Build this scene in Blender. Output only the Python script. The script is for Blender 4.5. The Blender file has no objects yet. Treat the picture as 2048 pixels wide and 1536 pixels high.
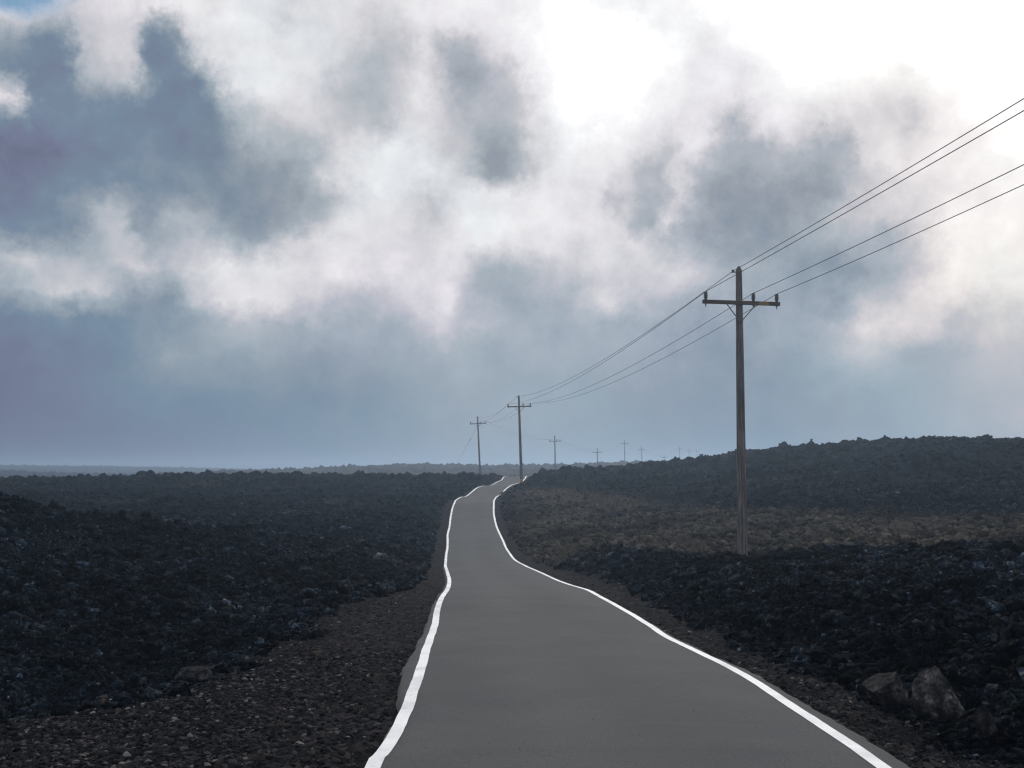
import bpy, bmesh, math, random
import numpy as np
from mathutils import Vector, Matrix

R = math.radians
random.seed(7)
rng = np.random.default_rng(11)
SC = bpy.context.scene
COL = SC.collection

# ------------------------------------------------------------------ camera
F = 2300.0                       # focal length in photograph pixels (2048 wide)
ZC = 1.84                        # eye height over the road
PITCH = math.atan(167 / F)
cam_d = bpy.data.cameras.new('camera')
cam_d.sensor_width = 36.0
cam_d.lens = 36.0 * F / 2048
cam_d.clip_start = 0.1
cam_d.clip_end = 9000
cam = bpy.data.objects.new('camera', cam_d)
cam.location = (0, 0, ZC)
cam.rotation_euler = (math.pi / 2 + PITCH, 0, 0)
COL.objects.link(cam)
SC.camera = cam
CP, SP = math.cos(PITCH), math.sin(PITCH)

def ray(px, py):
    u = (px - 1024) / F
    v = (768 - py) / F
    return u, CP - v * SP, SP + v * CP

def at(px, py, Y):
    x, y, z = ray(px, py)
    return np.array((x / y * Y, Y, z / y * Y + ZC))

# ------------------------------------------------------------------ light
SUN_EL, SUN_AZ = R(26), R(9)
SKY_STRENGTH = 0.1
EXPOSURE = 0.0
sun_d = bpy.data.lights.new('sun', 'SUN')
sun_d.energy = 1.5
sun_d.angle = R(14)
sun_d.color = (1.0, 0.96, 0.90)
sun = bpy.data.objects.new('sun', sun_d)
sd = Vector((math.sin(SUN_AZ) * math.cos(SUN_EL), math.cos(SUN_AZ) * math.cos(SUN_EL), math.sin(SUN_EL)))
sun.rotation_euler = sd.to_track_quat('Z', 'Y').to_euler()
sun.location = (60, 200, 120)
COL.objects.link(sun)
SC.view_settings.view_transform = 'Standard'
SC.view_settings.look = 'None'
SC.view_settings.exposure = EXPOSURE
SC.view_settings.gamma = 1
SC.cycles.use_denoising = True
SC.cycles.denoising_prefilter = 'NONE'
SC.cycles.filter_width = 1.3
SC.cycles.max_bounces = 5
SC.cycles.volume_bounces = 2
SC.cycles.diffuse_bounces = 3
SC.cycles.glossy_bounces = 2
SC.cycles.sample_clamp_indirect = 1.0
SC.cycles.sample_clamp_direct = 2.5
SC.cycles.use_adaptive_sampling = False

def lin(c):
    c = c / 255.0
    return c / 12.92 if c <= 0.04045 else ((c + 0.055) / 1.055) ** 2.4

class NT:
    """thin helper over a node tree"""
    def __init__(self, tree):
        self.t = tree
        self.n = tree.nodes
        self.l = tree.links
    def add(self, typ, **kw):
        n = self.n.new(typ)
        for k, v in kw.items():
            setattr(n, k, v)
        return n
    def link(self, a, b):
        self.l.new(a, b)
    def put(self, sock, v):
        if hasattr(v, 'is_output'):
            self.l.new(v, sock)
        else:
            sock.default_value = v
    def math(self, op, a, b=None, c=None, clamp=False):
        n = self.n.new('ShaderNodeMath')
        n.operation = op
        n.use_clamp = clamp
        for i, v in enumerate((a, b, c)):
            if v is not None:
                self.put(n.inputs[i], v)
        return n.outputs[0]
    def noise(self, vec, scale, detail=4, rough=0.5, dist=0.0, dim='3D'):
        n = self.n.new('ShaderNodeTexNoise')
        n.noise_dimensions = dim
        if vec is not None:
            self.l.new(vec, n.inputs['Vector'])
        n.inputs['Scale'].default_value = scale
        n.inputs['Detail'].default_value = detail
        n.inputs['Roughness'].default_value = rough
        n.inputs['Distortion'].default_value = dist
        return n.outputs['Fac']
    def ramp(self, fac, stops, interp='LINEAR'):
        n = self.n.new('ShaderNodeValToRGB')
        n.color_ramp.interpolation = interp
        e = n.color_ramp.elements
        while len(e) < len(stops):
            e.new(0.5)
        for i, (p, c) in enumerate(stops):
            e[i].position = p
            e[i].color = (c[0], c[1], c[2], 1) if hasattr(c, '__len__') else (c, c, c, 1)
        self.put(n.inputs['Fac'], fac)
        return n.outputs['Color']
    def mix(self, fac, a, b, blend='MIX'):
        n = self.n.new('ShaderNodeMix')
        n.data_type = 'RGBA'
        n.blend_type = blend
        self.put(n.inputs[0], fac)
        for s, v in ((n.inputs[6], a), (n.inputs[7], b)):
            if hasattr(v, 'is_output'):
                self.l.new(v, s)
            else:
                s.default_value = (v[0], v[1], v[2], 1)
        return n.outputs[2]
    def maprange(self, v, a, b, c=0.0, d=1.0, smooth=False):
        n = self.n.new('ShaderNodeMapRange')
        if smooth:
            n.interpolation_type = 'SMOOTHSTEP'
        self.put(n.inputs['Value'], v)
        n.inputs['From Min'].default_value = a
        n.inputs['From Max'].default_value = b
        n.inputs['To Min'].default_value = c
        n.inputs['To Max'].default_value = d
        return n.outputs['Result']

# ------------------------------------------------------------------ sky (world)
world = bpy.data.worlds.new('World')
SC.world = world
world.use_nodes = True
wt = NT(world.node_tree)
wt.n.clear()
tc = wt.add('ShaderNodeTexCoord')
direc = tc.outputs['Generated']
sep = wt.add('ShaderNodeSeparateXYZ')
wt.link(direc, sep.inputs[0])
az0 = wt.math('ARCTAN2', sep.outputs[0], sep.outputs[1])
el0 = wt.math('ARCSINE', sep.outputs[2])
# wind-torn cloud edges: the cloud map is looked up through turbulent noise
def warp(base, vec, scale, detail, amp, rough=0.55):
    n = wt.noise(vec, scale, detail, rough)
    return wt.math('MULTIPLY_ADD', wt.math('SUBTRACT', n, 0.5), amp, base)
off = wt.add('ShaderNodeVectorMath', operation='ADD')
wt.link(direc, off.inputs[0])
off.inputs[1].default_value = (3.7, 9.1, 5.3)
d2 = off.outputs[0]
az = warp(warp(az0, direc, 14, 3, 0.024), direc, 48, 8, 0.040, 0.70)
el = warp(warp(el0, d2, 14, 3, 0.020), d2, 48, 8, 0.036, 0.70)

AZ_MIN, AZ_MAX = -0.46, 0.46
PX = lambda px: math.atan((px - 1024) / F)
ELV = lambda py: math.atan2(ray(1024, py)[2], ray(1024, py)[1])
# brightness of the cloud deck, band by band (photograph row: [(column, brightness)...])
BANDS = {
 -260: [(0, .80), (500, .88), (900, .92), (1300, 1.1), (2048, 1.1)],
 0: [(0, .80), (90, .80), (128, .86), (256, .91), (384, .91), (512, .88), (570, .82), (640, .86), (768, .87), (896, .91), (1024, .92), (1100, 1.0), (1280, .95), (1408, 1.0), (1536, 1.06), (2048, 1.06)],
 50: [(0, .86), (30, .88), (60, .90), (90, .86), (128, .82), (160, .85), (250, .89), (400, .90), (500, .89), (560, .80), (620, .88), (700, .86), (740, .78), (790, .82), (830, .88), (900, .88), (960, .86), (1024, .93), (1090, 1.02), (1250, 1.03), (1330, .96), (1400, 1.0), (1500, 1.06), (2048, 1.06)],
 76: [(0, .90), (35, .90), (70, .88), (95, .85), (118, .82), (150, .83), (240, .86), (270, .80), (290, .68), (312, .66), (345, .80), (370, .87), (400, .90), (510, .90), (560, .83), (620, .87), (700, .85), (745, .77), (795, .78), (840, .86), (890, .76), (930, .74), (970, .84), (1024, .91), (1075, .99), (1152, 1.05), (1265, 1.04), (1330, .99), (1405, .96), (1480, 1.02), (1560, 1.06), (2048, 1.06)],
 100: [(0, .86), (40, .82), (70, .76), (95, .70), (115, .74), (140, .81), (230, .82), (260, .72), (285, .57), (310, .53), (340, .66), (360, .83), (400, .89), (520, .91), (620, .85), (700, .84), (750, .76), (800, .74), (850, .84), (890, .70), (930, .66), (970, .79), (1024, .88), (1060, .96), (1152, 1.05), (1280, 1.05), (1380, 1.0), (1405, .93), (1430, .93), (1480, 1.0), (1560, 1.06), (2048, 1.06)],
 150: [(0, .62), (40, .54), (100, .52), (120, .62), (140, .77), (200, .81), (240, .81), (262, .72), (280, .51), (320, .49), (345, .54), (375, .74), (410, .87), (500, .92), (560, .88), (640, .86), (690, .76), (750, .73), (800, .80), (830, .87), (860, .78), (900, .64), (940, .66), (980, .72), (1010, .73), (1050, .90), (1100, 1.02), (1280, 1.04), (1380, .96), (1420, .89), (1460, .92), (1500, .89), (1540, .96), (1620, 1.03), (2048, 1.06)],
 200: [(0, .56), (60, .49), (110, .51), (140, .66), (170, .72), (220, .70), (250, .77), (285, .58), (310, .49), (350, .47), (385, .53), (420, .72), (450, .85), (500, .90), (560, .87), (620, .84), (680, .75), (740, .73), (780, .78), (820, .87), (870, .77), (910, .71), (970, .73), (1010, .73), (1050, .82), (1090, .97), (1150, 1.03), (1280, 1.02), (1360, .95), (1410, .90), (1470, .87), (1530, .92), (1600, .96), (1700, .98), (1760, .95), (1810, .91), (1850, .94), (1890, 1.01), (2048, 1.06)],
 248: [(0, .86), (35, .80), (60, .54), (128, .51), (256, .53), (320, .49), (350, .46), (400, .49), (440, .64), (480, .74), (560, .79), (620, .81), (700, .75), (750, .74), (800, .85), (850, .85), (880, .80), (920, .75), (980, .70), (1020, .71), (1060, .84), (1120, .98), (1150, 1.0), (1250, .97), (1330, .89), (1390, .85), (1430, .92), (1460, .80), (1480, .69), (1510, .82), (1540, .90), (1620, .88), (1700, .86), (1780, .84), (1840, .86), (1880, .95), (1950, 1.02), (2048, 1.06)],
 300: [(0, .50), (60, .46), (128, .50), (256, .52), (350, .49), (400, .50), (440, .55), (500, .68), (560, .72), (620, .72), (660, .80), (700, .87), (780, .91), (840, .85), (880, .78), (930, .73), (960, .63), (1000, .62), (1040, .70), (1075, .82), (1152, .94), (1200, .92), (1280, .88), (1330, .80), (1350, .73), (1375, .84), (1410, .88), (1440, .75), (1480, .67), (1540, .69), (1590, .80), (1640, .73), (1670, .67), (1710, .71), (1740, .84), (1790, .84), (1830, .80), (1880, .90), (1960, .95), (2048, 1.02)],
 350: [(0, .43), (60, .43), (110, .47), (160, .51), (256, .53), (380, .53), (440, .53), (500, .57), (560, .61), (610, .68), (640, .80), (700, .89), (780, .91), (840, .91), (900, .84), (940, .75), (970, .63), (1010, .61), (1040, .70), (1075, .82), (1130, .91), (1200, .88), (1260, .80), (1290, .71), (1330, .71), (1360, .83), (1400, .71), (1450, .65), (1520, .65), (1570, .69), (1620, .67), (1660, .65), (1720, .69), (1750, .80), (1800, .88), (1900, .91), (2048, 1.0)],
 400: [(0, .43), (100, .48), (160, .52), (256, .54), (384, .56), (448, .55), (512, .57), (576, .59), (640, .66), (690, .80), (750, .90), (820, .84), (860, .75), (890, .84), (940, .91), (1024, .92), (1130, .90), (1200, .87), (1235, .69), (1255, .78), (1290, .71), (1330, .67), (1360, .83), (1400, .67), (1450, .61), (1536, .58), (1620, .60), (1680, .65), (1730, .78), (1790, .84), (1850, .88), (1920, .91), (2048, .98)],
 450: [(0, .47), (100, .51), (170, .62), (200, .73), (240, .66), (280, .59), (350, .71), (400, .68), (430, .59), (500, .59), (580, .63), (640, .72), (700, .87), (770, .89), (830, .82), (880, .82), (940, .92), (1024, .93), (1100, .90), (1200, .87), (1250, .84), (1275, .71), (1310, .65), (1340, .85), (1375, .67), (1420, .61), (1500, .57), (1580, .60), (1640, .69), (1690, .78), (1740, .76), (1800, .80), (1870, .84), (1920, .93), (2048, .97)],
 490: [(0, .50), (128, .54), (192, .70), (230, .78), (280, .60), (384, .76), (440, .66), (512, .64), (576, .78), (640, .86), (768, .87), (832, .82), (960, .92), (1088, .86), (1152, .82), (1216, .86), (1280, .87), (1344, .70), (1408, .64), (1536, .60), (1600, .65), (1664, .72), (1728, .72), (1792, .68), (1856, .80), (1920, .95), (2048, .96)],
 550: [(0, .75), (64, .79), (128, .70), (192, .72), (256, .82), (320, .72), (384, .82), (448, .89), (512, .89), (640, .87), (768, .86), (832, .84), (896, .84), (960, .71), (1024, .69), (1088, .72), (1152, .77), (1216, .82), (1280, .78), (1344, .82), (1408, .74), (1536, .65), (1664, .58), (1728, .62), (1792, .70), (1856, .80), (1920, .95), (2048, .94)],
 605: [(0, .66), (64, .74), (128, .81), (192, .74), (256, .58), (320, .55), (384, .79), (448, .88), (512, .90), (576, .84), (640, .76), (704, .70), (768, .74), (832, .80), (896, .88), (940, .74), (1024, .68), (1088, .68), (1152, .72), (1216, .82), (1280, .74), (1344, .67), (1408, .66), (1536, .64), (1664, .61), (1728, .74), (1792, .76), (1856, .87), (1920, .93), (2048, .91)],
 655: [(0, .49), (128, .53), (256, .54), (384, .62), (448, .68), (512, .72), (576, .68), (640, .67), (704, .65), (768, .67), (832, .72), (896, .80), (960, .73), (1024, .70), (1152, .68), (1280, .66), (1408, .62), (1536, .62), (1664, .72), (1728, .84), (1792, .87), (1856, .82), (1920, .78), (2048, .82)],
 710: [(0, .45), (64, .46), (128, .49), (256, .55), (320, .62), (384, .63), (512, .66), (640, .61), (768, .63), (896, .68), (1024, .66), (1152, .66), (1280, .64), (1408, .60), (1536, .61), (1600, .64), (1664, .68), (1728, .77), (1792, .72), (1856, .67), (1920, .70), (2048, .77)],
 800: [(0, .42), (128, .46), (256, .52), (384, .53), (512, .55), (640, .55), (768, .58), (896, .64), (1024, .65), (1152, .63), (1280, .60), (1408, .57), (1536, .58), (1664, .61), (1792, .65), (1920, .70), (2048, .74)],
 920: [(0, .40), (128, .41), (256, .43), (384, .46), (512, .49), (640, .53), (768, .57), (896, .62), (1024, .63), (1152, .62), (1280, .58), (1408, .55), (1536, .55), (1664, .59), (1792, .63), (1920, .69), (2048, .72)],
}
azn = wt.maprange(az, AZ_MIN, AZ_MAX)
rows = sorted(BANDS)
els = [ELV(r) for r in rows]
bright = None
for i, r in enumerate(rows):
    fc = wt.add('ShaderNodeFloatCurve')
    cu = fc.mapping.curves[0]
    pts = [((PX(px) - AZ_MIN) / (AZ_MAX - AZ_MIN), v * 0.8) for px, v in BANDS[r]]
    while len(cu.points) < len(pts):
        cu.points.new(0.5, 0.5)
    for p, (x, y) in zip(cu.points, pts):
        p.location = (x, y)
        p.handle_type = 'VECTOR'
    fc.mapping.extend = 'HORIZONTAL'
    fc.mapping.update()
    wt.link(azn, fc.inputs['Value'])
    w = None
    if i > 0:                    # rises towards the band above
        w = wt.maprange(el, els[i - 1], els[i], 0, 1)
        if i < len(rows) - 1:
            w2 = wt.maprange(el, els[i + 1], els[i], 0, 1)
            w = wt.math('MINIMUM', w, w2)
    else:
        w = wt.maprange(el, els[1], els[0], 0, 1)
    t = wt.math('MULTIPLY', fc.outputs[0], w)
    bright = t if bright is None else wt.math('ADD', bright, t)
bright = wt.math('MULTIPLY', bright, 1.25)
# beyond the mapped stretch of sky: ordinary broken overcast
edge = wt.maprange(wt.math('ABSOLUTE', az0), 0.435, 0.53, 0, 1, smooth=True)
other = wt.math('MULTIPLY_ADD', wt.math('SUBTRACT', wt.noise(direc, 5, 6, 0.55), 0.5), 1.1, wt.maprange(el0, R(1), R(14), 0.55, 0.76))
bright = wt.math('ADD', wt.math('MULTIPLY', bright, wt.math('SUBTRACT', 1.0, edge)), wt.math('MULTIPLY', other, edge))
# finer billows, calmer towards the horizon
fine = wt.noise(direc, 30, 8, 0.61)
fine_amp = wt.maprange(el0, R(2), R(9), 0.06, 0.24, smooth=True)
bright = wt.math('MULTIPLY_ADD', wt.math('SUBTRACT', fine, 0.5), fine_amp, bright)
col = wt.ramp(wt.math('DIVIDE', bright, 1.25), [
    (0.40 / 1.25, (lin(102), lin(108), lin(133))),
    (0.46 / 1.25, (lin(112), lin(122), lin(146))),
    (0.53 / 1.25, (lin(116), lin(136), lin(156))),
    (0.61 / 1.25, (lin(143), lin(155), lin(168))),
    (0.69 / 1.25, (lin(166), lin(176), lin(186))),
    (0.77 / 1.25, (lin(196), lin(196), lin(203))),
    (0.88 / 1.25, (lin(230), lin(227), lin(230))),
    (0.98 / 1.25, (lin(250), lin(250), lin(250))),
    (1.10 / 1.25, (1.35, 1.33, 1.30)),
])
tint = wt.ramp(wt.noise(d2, 7, 4, 0.55), [(0.36, (0.945, 1.015, 1.02)), (0.5, (1, 1, 1)), (0.64, (1.015, 0.995, 1.02))])
col = wt.mix(1.0, col, tint, 'MULTIPLY')
warm = wt.math('MULTIPLY', wt.maprange(az0, R(10), R(22), 0, 1, smooth=True), wt.maprange(bright, 0.66, 0.86, 0, 1, smooth=True))
col = wt.mix(warm, col, wt.mix(1.0, col, (1.05, 1.01, 0.95), 'MULTIPLY'))   # sunlit cream on the right
# high cloud out of frame: even bright overcast, brightest round the hidden sun
high = wt.maprange(el0, R(28), R(50), 0, 1, smooth=True)
col = wt.mix(high, col, (0.86, 0.88, 0.92))
behind = wt.maprange(sep.outputs[1], 0.75, 0.35, 0, 1, smooth=True)
col = wt.mix(behind, col, (0.66, 0.70, 0.78))
# cloud nearer the sun is greyer, that low and to the left bluer
bw = wt.add('ShaderNodeRGBToBW'); wt.link(col, bw.inputs[0])
cg = wt.add('ShaderNodeCombineXYZ')
for i_, k_ in enumerate((1.01, 1.0, 1.02)):
    wt.link(wt.math('MULTIPLY', bw.outputs[0], k_), cg.inputs[i_])
grey = wt.math('MULTIPLY', wt.maprange(el0, R(7), R(14), 0, 1, smooth=True), wt.maprange(az0, R(-20), R(-6), 0.05, 0.36, smooth=True))
col = wt.mix(grey, col, cg.outputs[0])
sc_ = wt.add('ShaderNodeVectorMath', operation='SCALE')
wt.link(col, sc_.inputs[0])
sc_.inputs['Scale'].default_value = 1.0 / SKY_STRENGTH
cloud = sc_.outputs[0]
sky = wt.add('ShaderNodeTexSky', sky_type='NISHITA')
sky.sun_disc = False
sky.sun_elevation = SUN_EL
sky.sun_rotation = SUN_AZ
sky.altitude = 2500
# one hole of blue in the deck, high on the left
hx = wt.math('DIVIDE', wt.math('SUBTRACT', az, PX(15)), 0.054)
hy = wt.math('DIVIDE', wt.math('SUBTRACT', el, ELV(-20)), 0.046)
hd = wt.math('ADD', wt.math('POWER', hx, 2), wt.math('POWER', hy, 2))
hole = wt.maprange(hd, 0.55, 1.5, 1, 0, smooth=True)
blue = wt.mix(1.0, sky.outputs[0], (0.95, 1.08, 0.98), 'MULTIPLY')
final = wt.mix(hole, cloud, blue)
bg = wt.add('ShaderNodeBackground')
bg.inputs['Strength'].default_value = SKY_STRENGTH
wt.link(final, bg.inputs['Color'])
wo = wt.add('ShaderNodeOutputWorld')
wt.link(bg.outputs[0], wo.inputs['Surface'])
world.cycles.sampling_method = 'MANUAL'
world.cycles.sample_map_resolution = 1024

# ------------------------------------------------------------------ object helpers
def link_mesh(name, verts, faces, mat, parent=None, smooth=False, attrs=None):
    me = bpy.data.meshes.new(name)
    verts = np.asarray(verts, dtype=np.float32)
    if isinstance(faces, np.ndarray):
        k = faces.shape[1]
        me.vertices.add(len(verts))
        me.vertices.foreach_set('co', verts.ravel())
        me.loops.add(faces.size)
        me.loops.foreach_set('vertex_index', faces.astype(np.int32).ravel())
        me.polygons.add(len(faces))
        me.polygons.foreach_set('loop_start', np.arange(0, faces.size, k, dtype=np.int32))
        me.update(calc_edges=True)
    else:
        me.from_pydata([tuple(v) for v in verts], [], faces)
    for an, av in (attrs or {}).items():
        a = me.attributes.new(an, 'FLOAT', 'POINT')
        a.data.foreach_set('value', np.asarray(av, dtype=np.float32))
    me.polygons.foreach_set('use_smooth', np.full(len(me.polygons), smooth))
    me.materials.append(mat)
    me.validate()
    o = bpy.data.objects.new(name, me)
    COL.objects.link(o)
    if parent is not None:
        o.parent = parent
    return o

def tag(o, label=None, cat=None, group=None, kind=None):
    if label:
        o['label'] = label
    if cat:
        o['category'] = cat
    if group:
        o['group'] = group
    if kind:
        o['kind'] = kind
    return o

def new_mat(name, rough=0.9, spec=0.3):
    m = bpy.data.materials.new(name)
    m.use_nodes = True
    nt = NT(m.node_tree)
    b = nt.n['Principled BSDF']
    b.inputs['Roughness'].default_value = rough
    b.inputs['Specular IOR Level'].default_value = spec
    return m, nt, b

# ------------------------------------------------------------------ numpy noise
def _hash(ix, iy, seed):
    h = (ix.astype(np.int64) * 374761393 + iy.astype(np.int64) * 668265263 + seed * 974711) & 0xffffffff
    h = ((h ^ (h >> 13)) * 1274126177) & 0xffffffff
    return (h ^ (h >> 16)) & 0xffff

def perlin(x, y, seed=0):
    ix, iy = np.floor(x), np.floor(y)
    fx, fy = (x - ix).astype(np.float32), (y - iy).astype(np.float32)
    u = fx * fx * fx * (fx * (fx * 6 - 15) + 10)
    v = fy * fy * fy * (fy * (fy * 6 - 15) + 10)
    def g(dx, dy):
        a = _hash(ix + dx, iy + dy, seed).astype(np.float32) * (2 * math.pi / 65536)
        return np.cos(a) * (fx - dx) + np.sin(a) * (fy - dy)
    a = g(0, 0) * (1 - u) + g(1, 0) * u
    b = g(0, 1) * (1 - u) + g(1, 1) * u
    return (a * (1 - v) + b * v) * 1.41

def sstep(a, b, x):
    t = np.clip((x - a) / (b - a), 0, 1)
    return t * t * (3 - 2 * t)

def smooth1(a, k, axis):
    """gaussian smoothing of width k samples along an axis"""
    n = int(3 * k) + 1
    w = np.exp(-0.5 * (np.arange(-n, n + 1) / k) ** 2)
    w /= w.sum()
    pad = [(0, 0)] * a.ndim
    pad[axis] = (n, n)
    b = np.pad(a, pad, mode='edge')
    out = np.zeros_like(a)
    for i, wi in enumerate(w):
        sl = [slice(None)] * a.ndim
        sl[axis] = slice(i, i + a.shape[axis])
        out += wi * b[tuple(sl)]
    return out

# ------------------------------------------------------------------ the road: two painted lines, 3.1 m apart
W_LINES = 3.1
LL = [(1536, 745), (1528.5, 751), (1494.5, 773.8), (1463, 793.7), (1435, 807.8), (1409, 817.8), (1375, 827.7), (1349.7, 839), (1321, 847.6), (1293, 854.7), (1267.4, 864.6), (1244.7, 871.7), (1219, 874.5), (1198, 881.6), (1178, 895.8), (1164, 899.5), (1148, 895.8), (1131, 890.7), (1105.7, 893), (1090, 896), (1071.5, 894.6), (1054, 899), (1033, 901.5), (1015.6, 905), (1004, 910)]
RR = [(1536, 1762), (1503, 1716.8), (1475.8, 1677.7), (1438.7, 1619), (1397.7, 1560.5), (1360.6, 1502), (1327.4, 1443), (1290, 1365), (1271, 1326), (1249, 1295), (1220, 1248), (1196.5, 1205), (1181, 1176.8), (1171, 1142.7), (1159.6, 1111.5), (1145.4, 1081.7), (1134, 1054.7), (1121, 1030.6), (1100, 1013.6), (1090, 1010), (1069, 1000), (1050, 991.7), (1028.5, 987.4), (1007, 987.4), (1000, 989)]
lp = np.array(sorted(LL)); rp = np.array(sorted(RR))
pyq = np.array([1536, 1510, 1480, 1450, 1420, 1390, 1360, 1330, 1300, 1275, 1250, 1228, 1208, 1192, 1180, 1170, 1160, 1150, 1141, 1132, 1120, 1108, 1096, 1082, 1068, 1054, 1040, 1026, 1014, 1006], float)
lx = np.interp(pyq, lp[:, 0], lp[:, 1]); rx = np.interp(pyq, rp[:, 0], rp[:, 1])
Yq = F * W_LINES / (rx - lx)
Yq = np.exp(smooth1(np.log(Yq), 0.8, 0))
sec = [(lx[i], pyq[i], rx[i], pyq[i], Yq[i]) for i in range(len(pyq))]
sec += [(912, 1000.6, 988, 1002, 95), (922, 994.6, 990.5, 997, 100), (932.6, 992.5, 994, 993.2, 105), (944.5, 983.4, 1003, 988.5, 111), (954, 976, 1011, 979, 116.5), (966, 972, 1022, 971, 122),
        (982, 970.6, 1032, 967.8, 128), (994, 964.5, 1043, 964.5, 134), (1003.5, 959.8, 1050, 957.5, 140), (1012, 952.9, 1057, 952.3, 147)]
Lpt = np.array([at(s[0], s[1], s[4]) for s in sec])
Rpt = np.array([at(s[2], s[3], s[4]) for s in sec])
# behind the viewer, and on over the crest out of sight
ext0L = np.array([[-0.80, y, 0.0] for y in (-14, -8, -3, 1, 4)], float)
ext0R = ext0L + np.array([W_LINES, 0, 0])
ext0L[:, 2] = ext0R[:, 2] = np.interp(ext0L[:, 1], [-14, 4, 7], [0.35, 0.08, Lpt[0, 2]])
lc = (Lpt[-1] + Rpt[-1]) / 2
extL, extR = [], []
for y, x, z in ((153, 2.2, -0.35), (162, 4.0, -1.2), (175, 7.0, -2.2), (195, 12, -2.6), (225, 20, -2.6)):
    extL.append((lc[0] + x - 1.5, y, lc[2] + z)); extR.append((lc[0] + x + 1.6, y - 0.6, lc[2] + z))
Lpt = np.vstack([ext0L, Lpt, extL]); Rpt = np.vstack([ext0R, Rpt, extR])
# resample finely
def resample(P, n_per):
    s = np.arange(len(P)); q = np.linspace(0, len(P) - 1, (len(P) - 1) * n_per + 1)
    m = np.gradient(P, axis=0)
    i = np.clip(q.astype(int), 0, len(P) - 2); t = (q - i)[:, None]
    h00 = 2 * t**3 - 3 * t**2 + 1; h10 = t**3 - 2 * t**2 + t; h01 = -2 * t**3 + 3 * t**2; h11 = t**3 - t**2
    return h00 * P[i] + h10 * m[i] + h01 * P[i + 1] + h11 * m[i + 1]
NP_ = 10
Lf, Rf = resample(Lpt, NP_), resample(Rpt, NP_)
Cf = (Lf + Rf) / 2
o_ = np.argsort(Cf[:, 1]); ROAD_Y = Cf[o_, 1]
def road_x(y): return np.interp(y, ROAD_Y, Cf[o_, 0])
def road_z(y): return np.interp(y, ROAD_Y, Cf[o_, 2])
def lane_l(y): return np.interp(y, Lf[:, 1], Lf[:, 0])
def lane_r(y): return np.interp(y, Rf[:, 1], Rf[:, 0])

# ------------------------------------------------------------------ terrain heights
# per sight line: the image row of the bare ground at each distance
T_R = [3, 7, 9, 11, 14, 18, 22, 28, 36, 46, 60, 80, 105, 130, 150, 180, 230, 300, 400, 480, 620, 800, 1100, 1600, 2600]
T_PX = [-900, 0, 160, 330, 500, 700, 850, 960, 1040, 1110, 1200, 1300, 1400, 1500, 1700, 1900, 2048, 2900]
def Z(py, r): return -(py - 935) / F * r
H = {}
#            3     7      9      11    14    18    22    28     36    46    60    80   105   130   150   180   230  300   400   480   620   800  1100  1600  2600
H[-900] = ['0', 1.85, 1.95, 2.30, 2.80, 2.90, 2.60, 1.60, 0.50, 0.9, 2.2, 2.3, 1.9, 1.5, 1.2, 2.0, 4.0, 5.5, 5.0, 4.6, 1.0, 4.0, 1.0, 6.0, 8.0]
H[0]    = ['0', 1.86, 1.97, 2.60, 3.20, 3.40, 3.10, 2.30, 0.98, 1.5, 2.6, 2.6, 2.0, 1.6, 1.45, 2.2, 4.0, 5.5, 5.0, 4.2, 0.9, 5.0, -3.0, 4.0, 8.0]
H[160]  = ['0', 1.86, 1.98, 2.55, 3.20, 3.40, 3.10, 2.60, 1.55, 1.9, 2.7, 2.7, 2.2, 1.55, 1.25, 2.2, 4.0, 5.5, 4.8, 4.0, 3.2, 5.5, -2.2, 4.0, 8.0]
H[330]  = ['0', 1.86, 1.98, 2.30, 3.10, 3.40, 3.20, 2.80, 2.05, 2.2, 2.8, 2.8, 2.3, 1.5, 0.95, 2.2, 4.0, 5.0, 4.0, 2.8, 4.5, 5.0, -1.0, 4.0, 8.0]
H[500]  = ['0', 1.86, 1.98, 2.10, 2.90, 3.30, 3.30, 3.00, 2.40, 2.5, 3.0, 2.9, 2.3, 1.3, 0.72, 2.2, 3.8, 4.5, 2.4, 1.2, 4.0, 4.5, 1.5, 4.0, 8.0]
H[700]  = ['0', 1.86, 1.98, 2.10, 2.25, 2.40, 2.60, 3.00, 2.90, 3.0, 3.3, 3.1, 2.3, 1.3, 0.90, 2.2, 3.8, 3.0, 0.9, -0.4, 3.5, 4.0, 3.0, 4.0, 8.0]
H[850]  = ['0', 1.86, 1.98, 2.10, 2.20, 2.40, 2.60, 2.95, 3.30, 3.5, 3.7, 3.3, 2.4, 1.4, 0.92, 2.0, 3.6, 2.6, -0.3, -1.5, 3.0, 4.0, 3.5, 4.0, 8.0]
H[960]  = ['0', 1.86, 1.98, 2.10, 2.20, 2.40, 2.60, 2.95, 3.40, 3.8, 4.2, 3.6, 2.6, 1.5, 0.95, 2.0, 3.4, 2.4, 0.3, -0.8, 3.0, 4.0, 3.5, 4.0, 8.0]
H[1040] = ['0', 1.86, 1.98, 2.10, 2.20, 2.40, 2.60, 2.95, 3.40, 3.8, 4.2, 3.6, 2.4, 1.6, 1.25, 2.4, 3.4, 2.4, 0.3, -0.8, 3.0, 4.0, 3.5, 4.0, 8.0]
H[1110] = ['0', 1.86, 1.98, 2.10, 2.20, 2.40, 2.60, 2.90, 3.10, 3.0, 3.8, 3.3, 1.9, 0.9, 0.25, 1.6, 2.6, 2.0, 0.1, -1.1, 3.0, 4.0, 3.5, 4.0, 8.0]
H[1200] = ['0', 1.86, 1.98, 2.10, 2.20, 2.38, 2.55, 2.80, 2.85, 3.0, 3.7, 3.1, 1.7, 0.5, 0.10, 1.2, 2.0, 1.6, -0.6, -1.7, 3.0, 4.0, 3.5, 4.0, 8.0]
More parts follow.
